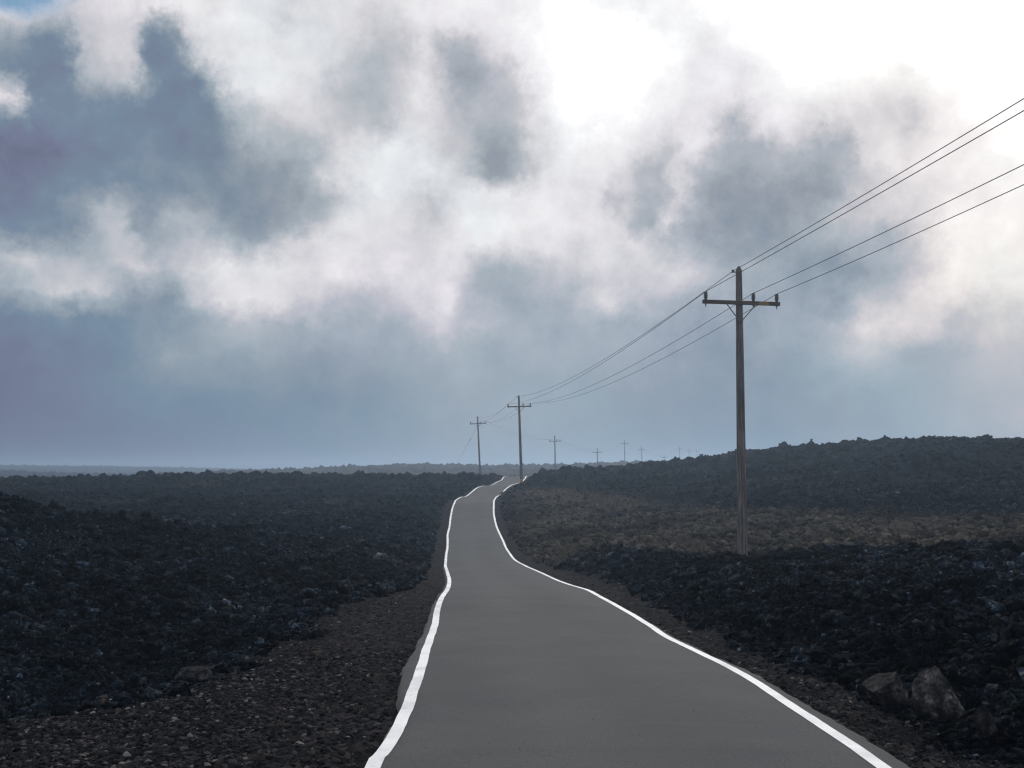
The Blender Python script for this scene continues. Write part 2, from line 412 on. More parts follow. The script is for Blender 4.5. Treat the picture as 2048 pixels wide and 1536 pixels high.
H[1300] = ['0', 1.86, 1.98, 2.10, 2.18, 2.32, 2.45, 2.60, 2.70, 3.1, 3.5, 2.7, 1.2, -0.3, -0.60, 0.8, 2.0, 1.6, -1.2, -2.3, 3.0, 4.0, 3.5, 4.0, 8.0]
H[1400] = ['0', 1.86, 1.98, 2.10, 2.10, 2.20, 2.32, 2.50, 2.72, 3.1, 3.3, 2.3, 0.5, -1.1, -0.90, 0.8, 2.0, 1.6, -1.2, -2.0, 3.0, 4.0, 3.5, 4.0, 8.0]
H[1500] = ['0', 1.86, 1.95, 2.00, 2.00, 2.10, 2.20, 2.46, 2.86, 3.1, 3.0, 1.7, -0.3, -1.95, -1.3, 0.8, 2.0, 1.6, -0.5, -1.0, 3.0, 4.0, 3.5, 4.0, 8.0]
H[1700] = ['0', 1.86, 1.85, 1.80, 1.80, 1.85, 1.95, 2.10, 2.60, 2.7, 2.7, 1.0, -1.4, -2.75, -2.0, 0.8, 2.0, 1.6, -0.5, -1.0, 3.0, 4.0, 3.5, 4.0, 8.0]
H[1900] = ['0', 1.86, 1.75, 1.65, 1.60, 1.58, 1.60, 1.85, 2.45, 2.4, 2.4, 0.4, -2.4, -3.20, -2.2, 0.8, 2.0, 1.6, -0.5, -1.0, 3.0, 4.0, 3.5, 4.0, 8.0]
H[2048] = ['0', 1.86, 1.72, 1.60, 1.52, 1.48, 1.50, 1.80, 2.40, 2.3, 2.2, 0.2, -2.1, -2.50, -1.8, 0.8, 2.0, 1.6, -0.5, -1.0, 3.0, 4.0, 3.5, 4.0, 8.0]
H[2900] = ['0', 1.86, 1.72, 1.60, 1.50, 1.45, 1.45, 1.75, 2.30, 2.3, 2.2, 0.2, -1.6, -1.80, -1.2, 0.8, 2.0, 1.6, -0.5, -1.0, 3.0, 4.0, 3.5, 4.0, 8.0]
TAB = np.array([[-(1.84 if v == '0' else v) for v in H[p]] for p in T_PX])          # column x distance, height below the eye
T_AZ = np.array([math.atan((p - 1024) / F) for p in T_PX])

cen = np.linspace(R(-27), R(27), 1300)
step = cen[1] - cen[0]
side = [cen[-1]]
while side[-1] < math.pi:
    step = min(step * 1.06, R(4))
    side.append(side[-1] + step)
side = np.array(side[1:]); side = cen[-1] + (side - cen[-1]) * (math.pi - cen[-1]) / (side[-1] - cen[-1])
AZ = np.concatenate([-side[::-1], cen, side[:-1]])
def logspan(a, b, st): return np.exp(np.linspace(math.log(a), math.log(b), int(math.log(b / a) / st), endpoint=False))
RAD = np.concatenate([logspan(0.8, 5, 0.03), logspan(5, 170, 0.0040), logspan(170, 620, 0.0065), logspan(620, 2700, 0.02)])
lr = np.log(RAD)
fine_l = np.linspace(math.log(0.8), math.log(2700), 900)
tmp = np.array([np.interp(fine_l, np.log(T_R), TAB[k]) for k in range(len(T_PX))])
tmp = smooth1(tmp, 6, 1)
rowz = np.array([np.interp(AZ, T_AZ, tmp[:, j]) for j in range(len(fine_l))])      # fine_l x AZ
rowz = smooth1(rowz, 14, 1)
fi = np.interp(lr, fine_l, np.arange(len(fine_l)))
i0 = np.clip(fi.astype(int), 0, len(fine_l) - 2); ft = (fi - i0)[:, None]
base = rowz[i0] * (1 - ft) + rowz[i0 + 1] * ft + ZC
RG, AG = np.meshgrid(RAD, AZ, indexing='ij')
XG, YG = RG * np.sin(AG), RG * np.cos(AG)

def lateral(x, y):
    """signed distance outside the lines: (left side, right side)"""
    th = np.gradient(Cf[o_, 0], ROAD_Y)
    c = np.interp(y, ROAD_Y, 1 / np.sqrt(1 + np.clip(th, -1, 1) ** 2))
    return (lane_l(y) - x) * c, (x - lane_r(y)) * c
def shoulder_l(y): return np.interp(y, [-20, 6, 9, 11.5, 21, 33, 50, 90, 140], [3.6, 3.4, 3.2, 2.2, 1.6, 0.9, 0.8, 0.7, 0.5])
def shoulder_r(y): return np.interp(y, [-20, 6, 9, 13, 20, 26, 34, 45, 60, 90, 140], [0.75, 0.7, 0.75, 0.8, 0.8, 1.2, 1.7, 1.3, 0.8, 0.5, 0.4])

def billow(x, y, lam, seed): return np.abs(perlin(x / lam, y / lam, seed))

def roughness(x, y, r):
    """clinkery aa lava: stacked clods of every size the distance can show"""
    wx = x + 0.35 * perlin(x / 0.9, y / 0.9, 41); wy = y + 0.35 * perlin(x / 0.9 + 7, y / 0.9, 42)
    h = np.zeros_like(x)
    big = 0.55 + 0.45 * sstep(-0.3, 0.4, perlin(x / 11, y / 11, 3))
    for lam, amp, sd, r0, r1 in ((14, .55, 20, 60, 250), (5.5, .40, 21, 24, 110), (2.2, .60, 22, 5, 20), (1.0, .38, 23, 0, 1), (0.45, .22, 24, 0, 1), (0.2, .11, 25, 0, 1), (0.1, .035, 26, 0, 1)):
        far = np.clip(lam * 420 / np.maximum(r, 1) - 1.0, 0, 1)
        near = 1.0 if r1 <= 1 else np.interp(r, [r0, r1], [0.6, 1.0])
        h += amp * (billow(wx, wy, lam, sd) - 0.25) * far * near * (big if lam < 3 else 1)
    # ragged clods standing up along the far crests
    sp = perlin(x / 1.6, y / 1.6, 61)
    h += np.clip(sp - 0.30, 0, 1) * 1.3 * sstep(70, 140, r) * sstep(420, 250, r)
    sp = perlin(x / 4.0, y / 4.0, 62) + 0.6 * perlin(x / 1.7, y / 1.7, 63) + 0.5 * perlin(x / 13, y / 13, 64)
    h += np.clip(sp - 0.18, 0, 1.3) * 1.5 * sstep(230, 420, r)
    return h

dl, dr = lateral(XG, YG)
out = np.maximum(dl, dr)
wob = 0.45 * perlin(XG / 1.1, YG / 1.1, 5) + 0.30 * perlin(XG / 0.35, YG / 0.35, 6)
sl = shoulder_l(YG) * (1 + 0.5 * wob); sr = shoulder_r(YG) * (1 + 0.6 * wob)
sh = np.where(dl > dr, sl, sr)
near_road = (YG > -16) & (YG < 220)
rz = road_z(YG)
k_road = np.where(near_road, 1 - sstep(0.25, 1.0, (out - 0.1) / np.maximum(sh * 1.9 + 0.6, 0.5)), 0)
hz = base * (1 - k_road) + (rz - 0.05) * k_road
# bed sinks a little under the asphalt and the verge falls gently away
hz -= np.where(near_road, 0.05 * sstep(0.35, -0.1, out) + 0.05 * np.clip(out, 0, 1.2) * k_road, 0)
rub = np.where(near_road, sstep(0.55, 1.65, out / np.maximum(sh, 0.1)), 1.0)
gravel = np.where(near_road, sstep(-0.1, 0.15, out) * (1 - rub), 0.0)
rgh = roughness(XG, YG, RG)
hz += rgh * rub * np.where(near_road, sstep(0.0, 2.0, out) * 0.6 + 0.4, 1)
hz += gravel * (0.035 * billow(XG, YG, 0.16, 71) + 0.02 * billow(XG, YG, 0.07, 72) + 0.05 * perlin(XG / 0.9, YG / 0.9, 73)) * sstep(40, 12, RG)
# oxidised, rusty-ochre cinder: bands on the right flat and on the far rise
pxg = 1024 + F * np.tan(np.clip(AG, R(-45), R(45)))
ox = sstep(980, 1080, pxg) * sstep(0, 6, RG - np.interp(pxg, [1040, 1110, 1300, 1500, 1700, 2048], [50, 42, 41, 38, 33, 26])) * sstep(1.0, 0.0, (RG - np.interp(pxg, [1060, 1150, 1300, 1500, 2048, 2600], [105, 95, 78, 60, 50, 48])) / 10)
ox = np.maximum(ox, 0.8 * sstep(250, 320, RG) * sstep(300, 600, pxg))
ox = np.clip(ox * (0.85 + 0.8 * perlin(XG / 6, YG / 6, 81)) + 0.25 * sstep(0.25, 0.6, perlin(XG / 9, YG / 9, 82)) * sstep(22, 60, RG), 0, 1)

nr, na = XG.shape
verts = np.stack([XG, YG, hz], -1).reshape(-1, 3)
ii, jj = np.meshgrid(np.arange(nr - 1), np.arange(na), indexing='ij')
j2 = (jj + 1) % na
faces = np.stack([ii * na + jj, ii * na + j2, (ii + 1) * na + j2, (ii + 1) * na + jj], -1).reshape(-1, 4)[:, ::-1]

def ground_z(x, y):
    r = np.hypot(x, y); a = np.arctan2(x, y)
    f1 = np.clip(np.interp(np.log(r), lr, np.arange(nr)), 0, nr - 1.001); f2 = np.clip(np.interp(a, AZ, np.arange(na)), 0, na - 1.001)
    a0, b0 = f1.astype(int), f2.astype(int); ta, tb = f1 - a0, f2 - b0
    return (hz[a0, b0] * (1 - ta) * (1 - tb) + hz[a0 + 1, b0] * ta * (1 - tb) + hz[a0, b0 + 1] * (1 - ta) * tb + hz[a0 + 1, b0 + 1] * ta * tb)

# ------------------------------------------------------------------ materials
def lava_nodes(nt, oxide=None, tone=None):
    tcx = nt.add('ShaderNodeTexCoord').outputs['Object']
    n1 = nt.noise(tcx, 1.7, 8, 0.7)
    n2 = nt.noise(tcx, 14, 6, 0.7)
    c = nt.ramp(n2, [(0.34, (0.0015, 0.0025, 0.0042)), (0.51, (0.0037, 0.0057, 0.0085)), (0.60, (0.0130, 0.0165, 0.0205)), (0.72, (0.080, 0.082, 0.085))])
    c2 = nt.ramp(n1, [(0.35, (0.78, 1.0, 1.05)), (0.5, (1.0, 1.0, 1.0)), (0.66, (1.08, 1.02, 1.14))])
    c = nt.mix(1.0, c, c2, 'MULTIPLY')
    c3 = nt.ramp(nt.noise(tcx, 0.22, 5, 0.6), [(0.36, (0.50, 0.52, 0.56)), (0.5, (1, 1, 1)), (0.64, (1.70, 1.72, 1.74))])   # flows of different age
    c = nt.mix(1.0, c, c3, 'MULTIPLY')
    return tcx, c

m_ground, g, gb = new_mat('lava_ground', 0.98, 0.01)
tcx, cl = lava_nodes(g)
at_ox = g.add('ShaderNodeAttribute', attribute_name='oxide').outputs['Fac']
at_gr = g.add('ShaderNodeAttribute', attribute_name='gravel').outputs['Fac']
rust = g.ramp(g.noise(tcx, 5, 8, 0.75), [(0.3, (0.024, 0.0208, 0.0175)), (0.55, (0.066, 0.056, 0.045)), (0.75, (0.130, 0.108, 0.085))])
cl = g.mix(at_ox, cl, rust)
vor = g.add('ShaderNodeTexVoronoi')
g.link(tcx, vor.inputs['Vector'])
vor.inputs['Scale'].default_value = 17
grit = g.ramp(g.math('ADD', g.math('MULTIPLY', vor.outputs['Color'], 0.65), g.math('MULTIPLY', g.noise(tcx, 60, 5, 0.7), 0.35)), [(0.25, (0.009, 0.0086, 0.0090)), (0.55, (0.0200, 0.0197, 0.0208)), (0.80, (0.052, 0.049, 0.049))])
dust = g.ramp(g.noise(tcx, 2.3, 6, 0.65), [(0.35, (0.72, 0.77, 0.86)), (0.65, (1.22, 1.14, 1.08))])
grit = g.mix(1.0, grit, dust, 'MULTIPLY')
cl = g.mix(at_gr, cl, grit)
g.link(cl, gb.inputs['Base Color'])
bp = g.add('ShaderNodeBump')
bp.inputs['Strength'].default_value = 0.7
bp.inputs['Distance'].default_value = 0.03
g.link(g.noise(tcx, 40, 6, 0.7), bp.inputs['Height'])
g.link(bp.outputs[0], gb.inputs['Normal'])

ground = link_mesh('ground', verts, faces, m_ground, smooth=False, attrs={'oxide': ox.ravel(), 'gravel': gravel.ravel()})
tag(ground, 'dark rubbly lava field rolling away to hazy ridges', None, None, 'structure')

m_rock, k, kb = new_mat('lava_clinker', 0.98, 0.015)
tcx, cl = lava_nodes(k)
tone = k.add('ShaderNodeAttribute', attribute_name='tone').outputs['Fac']
kox = k.add('ShaderNodeAttribute', attribute_name='oxide').outputs['Fac']
cl = k.mix(kox, cl, (0.058, 0.0505, 0.041))
sv = k.add('ShaderNodeVectorMath', operation='SCALE')
k.link(cl, sv.inputs[0]); k.link(tone, sv.inputs['Scale'])
k.link(sv.outputs[0], kb.inputs['Base Color'])

m_gravel, v, vb = new_mat('cinder_gravel', 0.98, 0.02)
tn = v.add('ShaderNodeAttribute', attribute_name='tone').outputs['Fac']
vc = v.ramp(tn, [(0.0, (0.004, 0.004, 0.005)), (0.50, (0.0185, 0.0185, 0.022)), (0.80, (0.052, 0.049, 0.053)), (1.0, (0.17, 0.155, 0.14))])
v.link(vc, vb.inputs['Base Color'])

# ------------------------------------------------------------------ asphalt and lines
m_road, a, ab = new_mat('asphalt', 0.95, 0.08)
acx = a.add('ShaderNodeTexCoord').outputs['Object']
acr = a.add('ShaderNodeAttribute', attribute_name='across').outputs['Fac']
spk = a.ramp(a.noise(acx, 90, 5, 0.75), [(0.32, (0.040, 0.040, 0.040)), (0.44, (0.078, 0.079, 0.080)), (0.60, (0.101, 0.102, 0.103)), (0.74, (0.150, 0.148, 0.145))])
pat = a.ramp(a.noise(acx, 0.9, 6, 0.6), [(0.3, (0.90, 0.91, 0.93)), (0.7, (1.08, 1.07, 1.05))])
ca = a.mix(1.0, spk, pat, 'MULTIPLY')
trk = a.math('SINE', a.math('MULTIPLY', acr, 12.566))
ca = a.mix(a.math('MULTIPLY', a.maprange(trk, -1, 1, 0.0, 0.45), a.maprange(a.noise(acx, 0.35, 4), 0.3, 0.7)), ca, (0.055, 0.055, 0.057))
# thin crack lines
vcr = a.add('ShaderNodeTexVoronoi', feature='DISTANCE_TO_EDGE')
wv = a.add('ShaderNodeVectorMath', operation='ADD')
a.link(acx, wv.inputs[0])
nzc = a.add('ShaderNodeTexNoise'); nzc.inputs['Scale'].default_value = 1.5; a.link(acx, nzc.inputs['Vector'])
a.link(nzc.outputs['Color'], wv.inputs[1])
a.link(wv.outputs[0], vcr.inputs['Vector'])
vcr.inputs['Scale'].default_value = 0.33
crack = a.math('MULTIPLY', a.maprange(vcr.outputs['Distance'], 0.0, 0.004, 1, 0), a.maprange(a.noise(acx, 0.5, 3), 0.52, 0.6))
ma = a.add('ShaderNodeMapping'); ma.inputs['Scale'].default_value = (0.35, 2.6, 1); a.link(acx, ma.inputs[0])
ca = a.mix(a.maprange(a.noise(ma.outputs[0], 1.0, 6, 0.6), 0.60, 0.80, 0, 0.35), ca, (0.125, 0.117, 0.105))   # dust washed across
ca = a.mix(a.math('MULTIPLY', crack, 0.5), ca, (0.05, 0.05, 0.05))
a.link(ca, ab.inputs['Base Color'])
abp = a.add('ShaderNodeBump'); abp.inputs['Strength'].default_value = 0.35; abp.inputs['Distance'].default_value = 0.004
a.link(a.noise(acx, 160, 3, 0.6), abp.inputs['Height']); a.link(abp.outputs[0], ab.inputs['Normal'])

s_len = np.concatenate([[0], np.cumsum(np.linalg.norm(np.diff(Cf, axis=0), axis=1))])
# even, dense stations along the road
SS = np.concatenate([np.arange(0, 60, 0.12), np.arange(60, s_len[-1], 0.4)])
Ls = np.stack([np.interp(SS, s_len, Lf[:, i]) for i in range(3)], 1)
Rs = np.stack([np.interp(SS, s_len, Rf[:, i]) for i in range(3)], 1)
side_v = Rs - Ls
wid = np.linalg.norm(side_v, axis=1, keepdims=True)
side_u = side_v / wid
def marg(y, xs, vs, seed):
    return np.interp(y, xs, vs) + 0.035 * perlin(SS / 0.9, SS * 0 + 0.5, seed) + 0.022 * perlin(SS / 0.17, SS * 0 + 0.5, seed + 1)
ml = np.clip(marg(Ls[:, 1], [0, 7, 9, 11.5, 16, 22, 40], [.03, .03, .05, .15, .12, .09, .06], 91), 0.045, 1)
mr = np.clip(marg(Rs[:, 1], [0, 7, 9, 12, 16, 40], [.22, .20, .15, .11, .07, .06], 95), 0.05, 1)
NC = 15
us = np.linspace(0, 1, NC)
rv, rac = [], []
EL_ = Ls - side_u * ml[:, None]; ER_ = Rs + side_u * mr[:, None]
for j, u in enumerate(us):
    p = EL_ * (1 - u) + ER_ * u
    p = p.copy(); p[:, 2] += 0.045 * (1 - (2 * u - 1) ** 2) * np.clip(20 / np.maximum(p[:, 1], 20), 0.3, 1)   # crown of the road
    rv.append(p); rac.append(np.full(len(SS), u))
skirt_l = EL_ - side_u * 0.05; skirt_l[:, 2] -= 0.12
skirt_r = ER_ + side_u * 0.05; skirt_r[:, 2] -= 0.12
rv = [skirt_l] + rv + [skirt_r]; rac = [rac[0]] + rac + [rac[-1]]
RV = np.stack(rv, 1); RA = np.stack(rac, 1)
ns, nc = RV.shape[:2]
a_, b_ = np.meshgrid(np.arange(ns - 1), np.arange(nc - 1), indexing='ij')
rf = np.stack([a_ * nc + b_, a_ * nc + b_ + 1, (a_ + 1) * nc + b_ + 1, (a_ + 1) * nc + b_], -1).reshape(-1, 4)
road = link_mesh('road', RV.reshape(-1, 3), rf, m_road, smooth=True, attrs={'across': RA.ravel()})
tag(road, 'narrow grey asphalt road winding between white edge lines', None, None, 'structure')

m_paint, w_, wb = new_mat('road_paint', 0.7, 0.35)
wcx = w_.add('ShaderNodeTexCoord').outputs['Object']
pc = w_.ramp(w_.noise(wcx, 55, 5, 0.7), [(0.30, (0.22, 0.22, 0.215)), (0.40, (0.80, 0.80, 0.79)), (0.7, (0.90, 0.90, 0.89))])
pw = w_.ramp(w_.noise(wcx, 1.1, 4, 0.6), [(0.36, (0.72, 0.73, 0.76)), (0.56, (1, 1, 1))])
w_.link(w_.mix(1.0, pc, pw, 'MULTIPLY'), wb.inputs['Base Color'])
def stripe(P, inward, seed):
    wv_ = np.interp(P[:, 1], [0, 10, 40, 120], [.098, .098, .105, .13])
    c0 = 0.007 * perlin(SS / 0.9, SS * 0 + .3, seed) + 0.002 * perlin(SS / 0.2, SS * 0 + .3, seed + 1)
    cols = []
    for t in (-0.5, -0.17, 0.17, 0.5):
        e = 0.0025 * perlin(SS / 0.3, SS * 0 + t * 9, seed + 2) if abs(t) == .5 else 0
        off_ = c0 + t * wv_ + e
        q = P + side_u * off_[:, None]
        full = wid[:, 0] + ml + mr
        u = (ml + off_) / full if inward > 0 else (ml + wid[:, 0] + off_) / full
        # the paint follows the crown, 4 mm proud of it (straight between the mesh columns)
        prof = np.array([0.045 * (1 - (2 * x - 1) ** 2) for x in us])
        q = q.copy()
        q[:, 2] += np.interp(u, us, prof) * np.clip(20 / np.maximum(q[:, 1], 20), 0.3, 1) + np.interp(q[:, 1], [0, 40, 150], [.004, .006, .015])
        cols.append(q)
    V = np.stack(cols, 1); n, c = V.shape[:2]
    a_, b_ = np.meshgrid(np.arange(n - 1), np.arange(c - 1), indexing='ij')
    f = np.stack([a_ * c + b_, a_ * c + b_ + 1, (a_ + 1) * c + b_ + 1, (a_ + 1) * c + b_], -1).reshape(-1, 4)
    return V.reshape(-1, 3), f
for P, inw, sd_, lab in ((Ls, 1, 101, 'white painted line along the left edge of the road'), (Rs, -1, 111, 'white painted line along the right edge of the road')):
    V_, f_ = stripe(P, inw, sd_)
    tag(link_mesh('road_marking', V_, f_, m_paint, smooth=True), lab, None, 'painted edge lines', 'structure')

# ------------------------------------------------------------------ loose stones (uncountable)
def ico(sub):
    bm = bmesh.new(); bmesh.ops.create_icosphere(bm, subdivisions=sub, radius=1.0)
    V = np.array([v.co[:] for v in bm.verts]); Fc = np.array([[v.index for v in f.verts] for f in bm.faces]); bm.free()
    return V, Fc
def rock_kinds(sub, n, jag):
    V, Fc = ico(sub); kinds = []
    for i in range(n):
        s = V * rng.uniform(0.65, 1.35, 3)
        for _ in range(7):           # chop with planes: angular clinker
            d = rng.normal(size=3); d /= np.linalg.norm(d); h = rng.uniform(0.45, 0.8)
            t = np.maximum(s @ d - h, 0); s = s - t[:, None] * d
        s += rng.normal(scale=jag, size=s.shape)
        kinds.append(s)
    return np.array(kinds), Fc
def scatter(name, mat, x, y, size, flat, sub, jag, tone, oxide=None, sink=0.3, lift=None):
    n = len(x); K, Fc = rock_kinds(sub, 24, jag)
    q = rng.normal(size=(n, 4)); q /= np.linalg.norm(q, axis=1, keepdims=True)
    w, a1, b1, c1 = q.T
    M = np.stack([1 - 2 * (b1 * b1 + c1 * c1), 2 * (a1 * b1 - c1 * w), 2 * (a1 * c1 + b1 * w), 2 * (a1 * b1 + c1 * w), 1 - 2 * (a1 * a1 + c1 * c1), 2 * (b1 * c1 - a1 * w), 2 * (a1 * c1 - b1 * w), 2 * (b1 * c1 + a1 * w), 1 - 2 * (a1 * a1 + b1 * b1)], 1).reshape(n, 3, 3)
    P = K[rng.integers(0, len(K), n)]
    P = np.einsum('nij,nkj->nki', M, P)
    P[:, :, 2] *= flat
    P *= size[:, None, None]
    z = ground_z(x, y) + size * flat * (1 - 2 * sink) * 0.5
    P += np.stack([x, y, z], 1)[:, None, :]
    nv = P.shape[1]
    Fa = (Fc[None] + (np.arange(n) * nv)[:, None, None]).reshape(-1, 3)
    at_ = {'tone': np.repeat(tone, nv)}
    if oxide is not None:
        at_['oxide'] = np.repeat(oxide, nv)
    return P.reshape(-1, 3), Fa, at_
def grid_lookup(G, x, y):
    r = np.hypot(x, y); a0 = np.clip(np.interp(np.log(r), lr, np.arange(nr)), 0, nr - 1).astype(int)
    b0 = np.clip(np.interp(np.arctan2(x, y), AZ, np.arange(na)), 0, na - 1).astype(int)
    return G[a0, b0]
def merge(parts):
    vs, fs, ats, o = [], [], {}, 0
    for v_, f_, a_ in parts:
        vs.append(v_); fs.append(f_ + o); o += len(v_)
        for kx, vx in a_.items():
            ats.setdefault(kx, []).append(vx)
    return np.vstack(vs), np.vstack(fs), {kx: np.concatenate(vx) for kx, vx in ats.items()}

def field(n, r0, r1, spread=R(29), p=1.0):
    rr = np.exp(rng.uniform(math.log(r0), math.log(r1), n)); aa = rng.uniform(-spread, spread, n)
    return rr * np.sin(aa), rr * np.cos(aa), rr
def tones(n): return np.clip(rng.lognormal(-0.1, 0.75, n), 0.3, 5.0)
parts = []
for n, r0, r1, sub, s0, s1, sg in ((60000, 5.5, 14, 2, .009, .09, .55), (130000, 10, 30, 1, .011, .13, .65), (130000, 22, 75, 1, .020, .22, .65), (80000, 60, 190, 1, .035, .26, .6)):
    x, y, rr = field(n, r0, r1)
    keep = grid_lookup(rub, x, y) > 0.35
    x, y, rr = x[keep], y[keep], rr[keep]
    clump = np.exp(0.9 * perlin(x / (0.12 * r0), y / (0.12 * r0), 55) + 0.5 * perlin(x / (0.04 * r0), y / (0.04 * r0), 56))
    sz = np.clip(clump * s0 * 1.5 * np.exp(rng.normal(0, sg, len(x))) * (rr / r0) ** 0.7, s0 * .6, s1)
    oxr = grid_lookup(ox, x, y)
    tn_ = tones(len(x)) * np.exp(0.5 * perlin(x / 3.0, y / 3.0, 57))
    tn_ = np.where(oxr > 0.25, np.clip(tn_, 0.5, 1.5), tn_)
    parts.append(scatter('x', None, x, y, sz, 0.8, sub, 0.15 if sub > 1 else 0.20, tn_, oxr, 0.25))
v_, f_, at_ = merge(parts)
rubble = link_mesh('lava_rubble', v_, f_, m_rock, smooth=True, attrs=at_)
tag(rubble, 'loose dark clinker blocks strewn all over the lava field', 'rubble', None, 'stuff')
parts = []
for n, r0, r1, sub, s0 in ((120000, 5.5, 14, 1, .0085), (30000, 12, 40, 1, .015)):
    x, y, rr = field(n, r0, r1)
    gv = grid_lookup(gravel, x, y)
    o1, o2 = lateral(x, y); oo = np.maximum(o1, o2)
    keep = (gv > 0.3) & (oo > 0.16) & (rng.uniform(0, 1, n) < 0.25 + 0.75 * sstep(0.5, 1.6, oo))
    x, y, rr = x[keep], y[keep], rr[keep]
    sz = np.clip(s0 * 1.15 * np.exp(rng.normal(0, .6, len(x))) * (rr / r0) ** 0.5, .005, .034)
    parts.append(scatter('x', None, x, y, sz, 0.6, sub, 0.06, np.clip(rng.beta(1.6, 2.2, len(x)) * 1.05, 0, 1), None, 0.3))
gy = np.exp(rng.uniform(math.log(6.2), math.log(26), 130))
side_ = rng.beta(0.25, 0.25, 130)
gx = lane_l(gy) + side_ * (lane_r(gy) - lane_l(gy))
gs = np.clip(rng.lognormal(-5.7, 0.35, 130), .002, .007)
v_, f_, a_ = scatter('x', None, gx, gy, gs, 0.7, 1, 0.08, rng.uniform(0.2, 0.8, 130), None, 0.3)
v_[:, 2] += np.repeat(road_z(gy) + 0.045 * (1 - (2 * side_ - 1) ** 2) * np.clip(20 / np.maximum(gy, 20), .3, 1) + 0.004 - ground_z(gx, gy), len(v_) // 130)
parts.append((v_, f_, a_))
v_, f_, at_ = merge(parts)
grav = link_mesh('gravel', v_, f_, m_gravel, attrs=at_)
tag(grav, 'loose cinder gravel on the road shoulders', 'gravel', None, 'stuff')

# ------------------------------------------------------------------ boulders one could point to
m_bould, q_, qb = new_mat('boulder_stone', 0.92, 0.12)
qcx = q_.add('ShaderNodeTexCoord').outputs['Object']
qc = q_.ramp(q_.noise(qcx, 9, 8, 0.72), [(0.38, (0.004, 0.004, 0.005)), (0.48, (0.014, 0.014, 0.015)), (0.57, (0.050, 0.048, 0.046)), (0.66, (0.17, 0.158, 0.145))])
qi = q_.add('ShaderNodeObjectInfo').outputs['Color']
qc = q_.mix(1.0, qc, qi, 'MULTIPLY')
q_.link(qc, qb.inputs['Base Color'])
qp = q_.add('ShaderNodeBump'); qp.inputs['Strength'].default_value = 0.8; qp.inputs['Distance'].default_value = 0.02
q_.link(q_.noise(qcx, 22, 8, 0.7), qp.inputs['Height']); q_.link(qp.outputs[0], qb.inputs['Normal'])
def boulder(px, py, wpx, hpx, Y, label, seed, shape, dep=0.9, color=(1, 1, 1, 1), name='boulder', rot=0.0, group='boulders among the clinker'):
    """px,py: foot centre in the photograph; shape: list of (direction, cut distance)"""
    rg = np.random.default_rng(seed)
    V, Fc = ico(4)
    s = V.copy()
    for d, h in shape:
        d = np.array(d, float); d /= np.linalg.norm(d)
        t = np.maximum(s @ d - h, 0); s = s - 0.96 * t[:, None] * d
    for _ in range(5):
        d = rg.normal(size=3); d /= np.linalg.norm(d); h = rg.uniform(0.7, 0.9)
        t = np.maximum(s @ d - h, 0); s = s - 0.9 * t[:, None] * d
    s += V * (0.07 * perlin(V[:, 0] * 2.1 + V[:, 2] * 1.3, V[:, 1] * 2.1 - V[:, 2] * 1.7, seed) + 0.035 * perlin(V[:, 0] * 6 + V[:, 2] * 4, V[:, 1] * 6 - V[:, 2] * 5, seed + 1) + 0.03 * perlin(V[:, 0] * 15 + V[:, 2] * 11, V[:, 1] * 17 - V[:, 2] * 13, seed + 2))[:, None]
    s -= s.min(0); s /= s.max(0); s -= np.array([.5, .5, 0])
    sx, sz = wpx / F * Y, hpx / F * Y
    s *= np.array([sx, sx * dep, sz * 1.25])
    p = at(px, py, Y)
    s[:, 2] -= 0.28 * sz
    o = link_mesh(name, s, Fc, m_bould, smooth=False)
    gz = float(ground_z(np.array([p[0]]), np.array([p[1]]))[0])
    o.location = (p[0], p[1], gz if abs(gz - p[2]) > 0.35 else p[2])
    o.rotation_euler = (0, 0, rot)
    o.color = color
    return tag(o, label, 'boulder', group)
boulder(1874, 1416, 100, 84, 8.6, 'largest pale grey boulder with a sharp upright facet on the right bank', 3, [((-.35, -.75, .55), .45), ((.8, -.2, .5), .45), ((.2, -.9, -.1), .5)], 0.8, (1.35, 1.38, 1.45, 1))
boulder(1772, 1394, 86, 50, 8.9, 'lower wedge-shaped boulder just left of the largest boulder', 8, [((-.5, -.2, .85), .38), ((.7, -.5, .3), .5), ((0, -.9, .1), .5)], 0.9, (.7, .72, .78, 1))
boulder(1972, 1462, 46, 50, 8.2, 'small dark pointed boulder right of the largest boulder', 15, [((-.6, -.3, .6), .45), ((.7, -.3, .5), .4)], 0.9, (.5, .52, .58, 1))
boulder(396, 1358, 52, 22, 11.0, 'bluish grey slab leaning at the lip of the left gravel shoulder', 21, [((-.45, -.3, .8), .35), ((0, -.9, .2), .4)], 0.6, (.62, .68, .85, 1), rot=0.4)
boulder(405, 1292, 110, 34, 14.0, 'long dark lava ledge above the bluish slab', 27, [((0, -.4, .9), .4), ((.3, -.8, .3), .5)], 0.6, (.45, .46, .5, 1), rot=0.15)
boulder(632, 1312, 22, 9, 12.9, 'small tan stone on the left shoulder under the lava ledge', 33, [((0, 0, 1), .4)], 0.8, (1.3, 1.15, .95, 1), name='stone', group='pale stones')
boulder(206, 1404, 20, 12, 9.7, 'small cream stone at the far left edge of the gravel', 36, [((0, 0, 1), .45)], 0.8, (1.6, 1.5, 1.3, 1), name='stone', group='pale stones')
boulder(1250, 1140, 14, 11, 36.0, 'small rust coloured stone by the dirt patch left of the nearest pole', 39, [((-.4, 0, 1), .4)], 0.8, (1.7, 1.35, 1.1, 1), name='stone', group='pale stones')

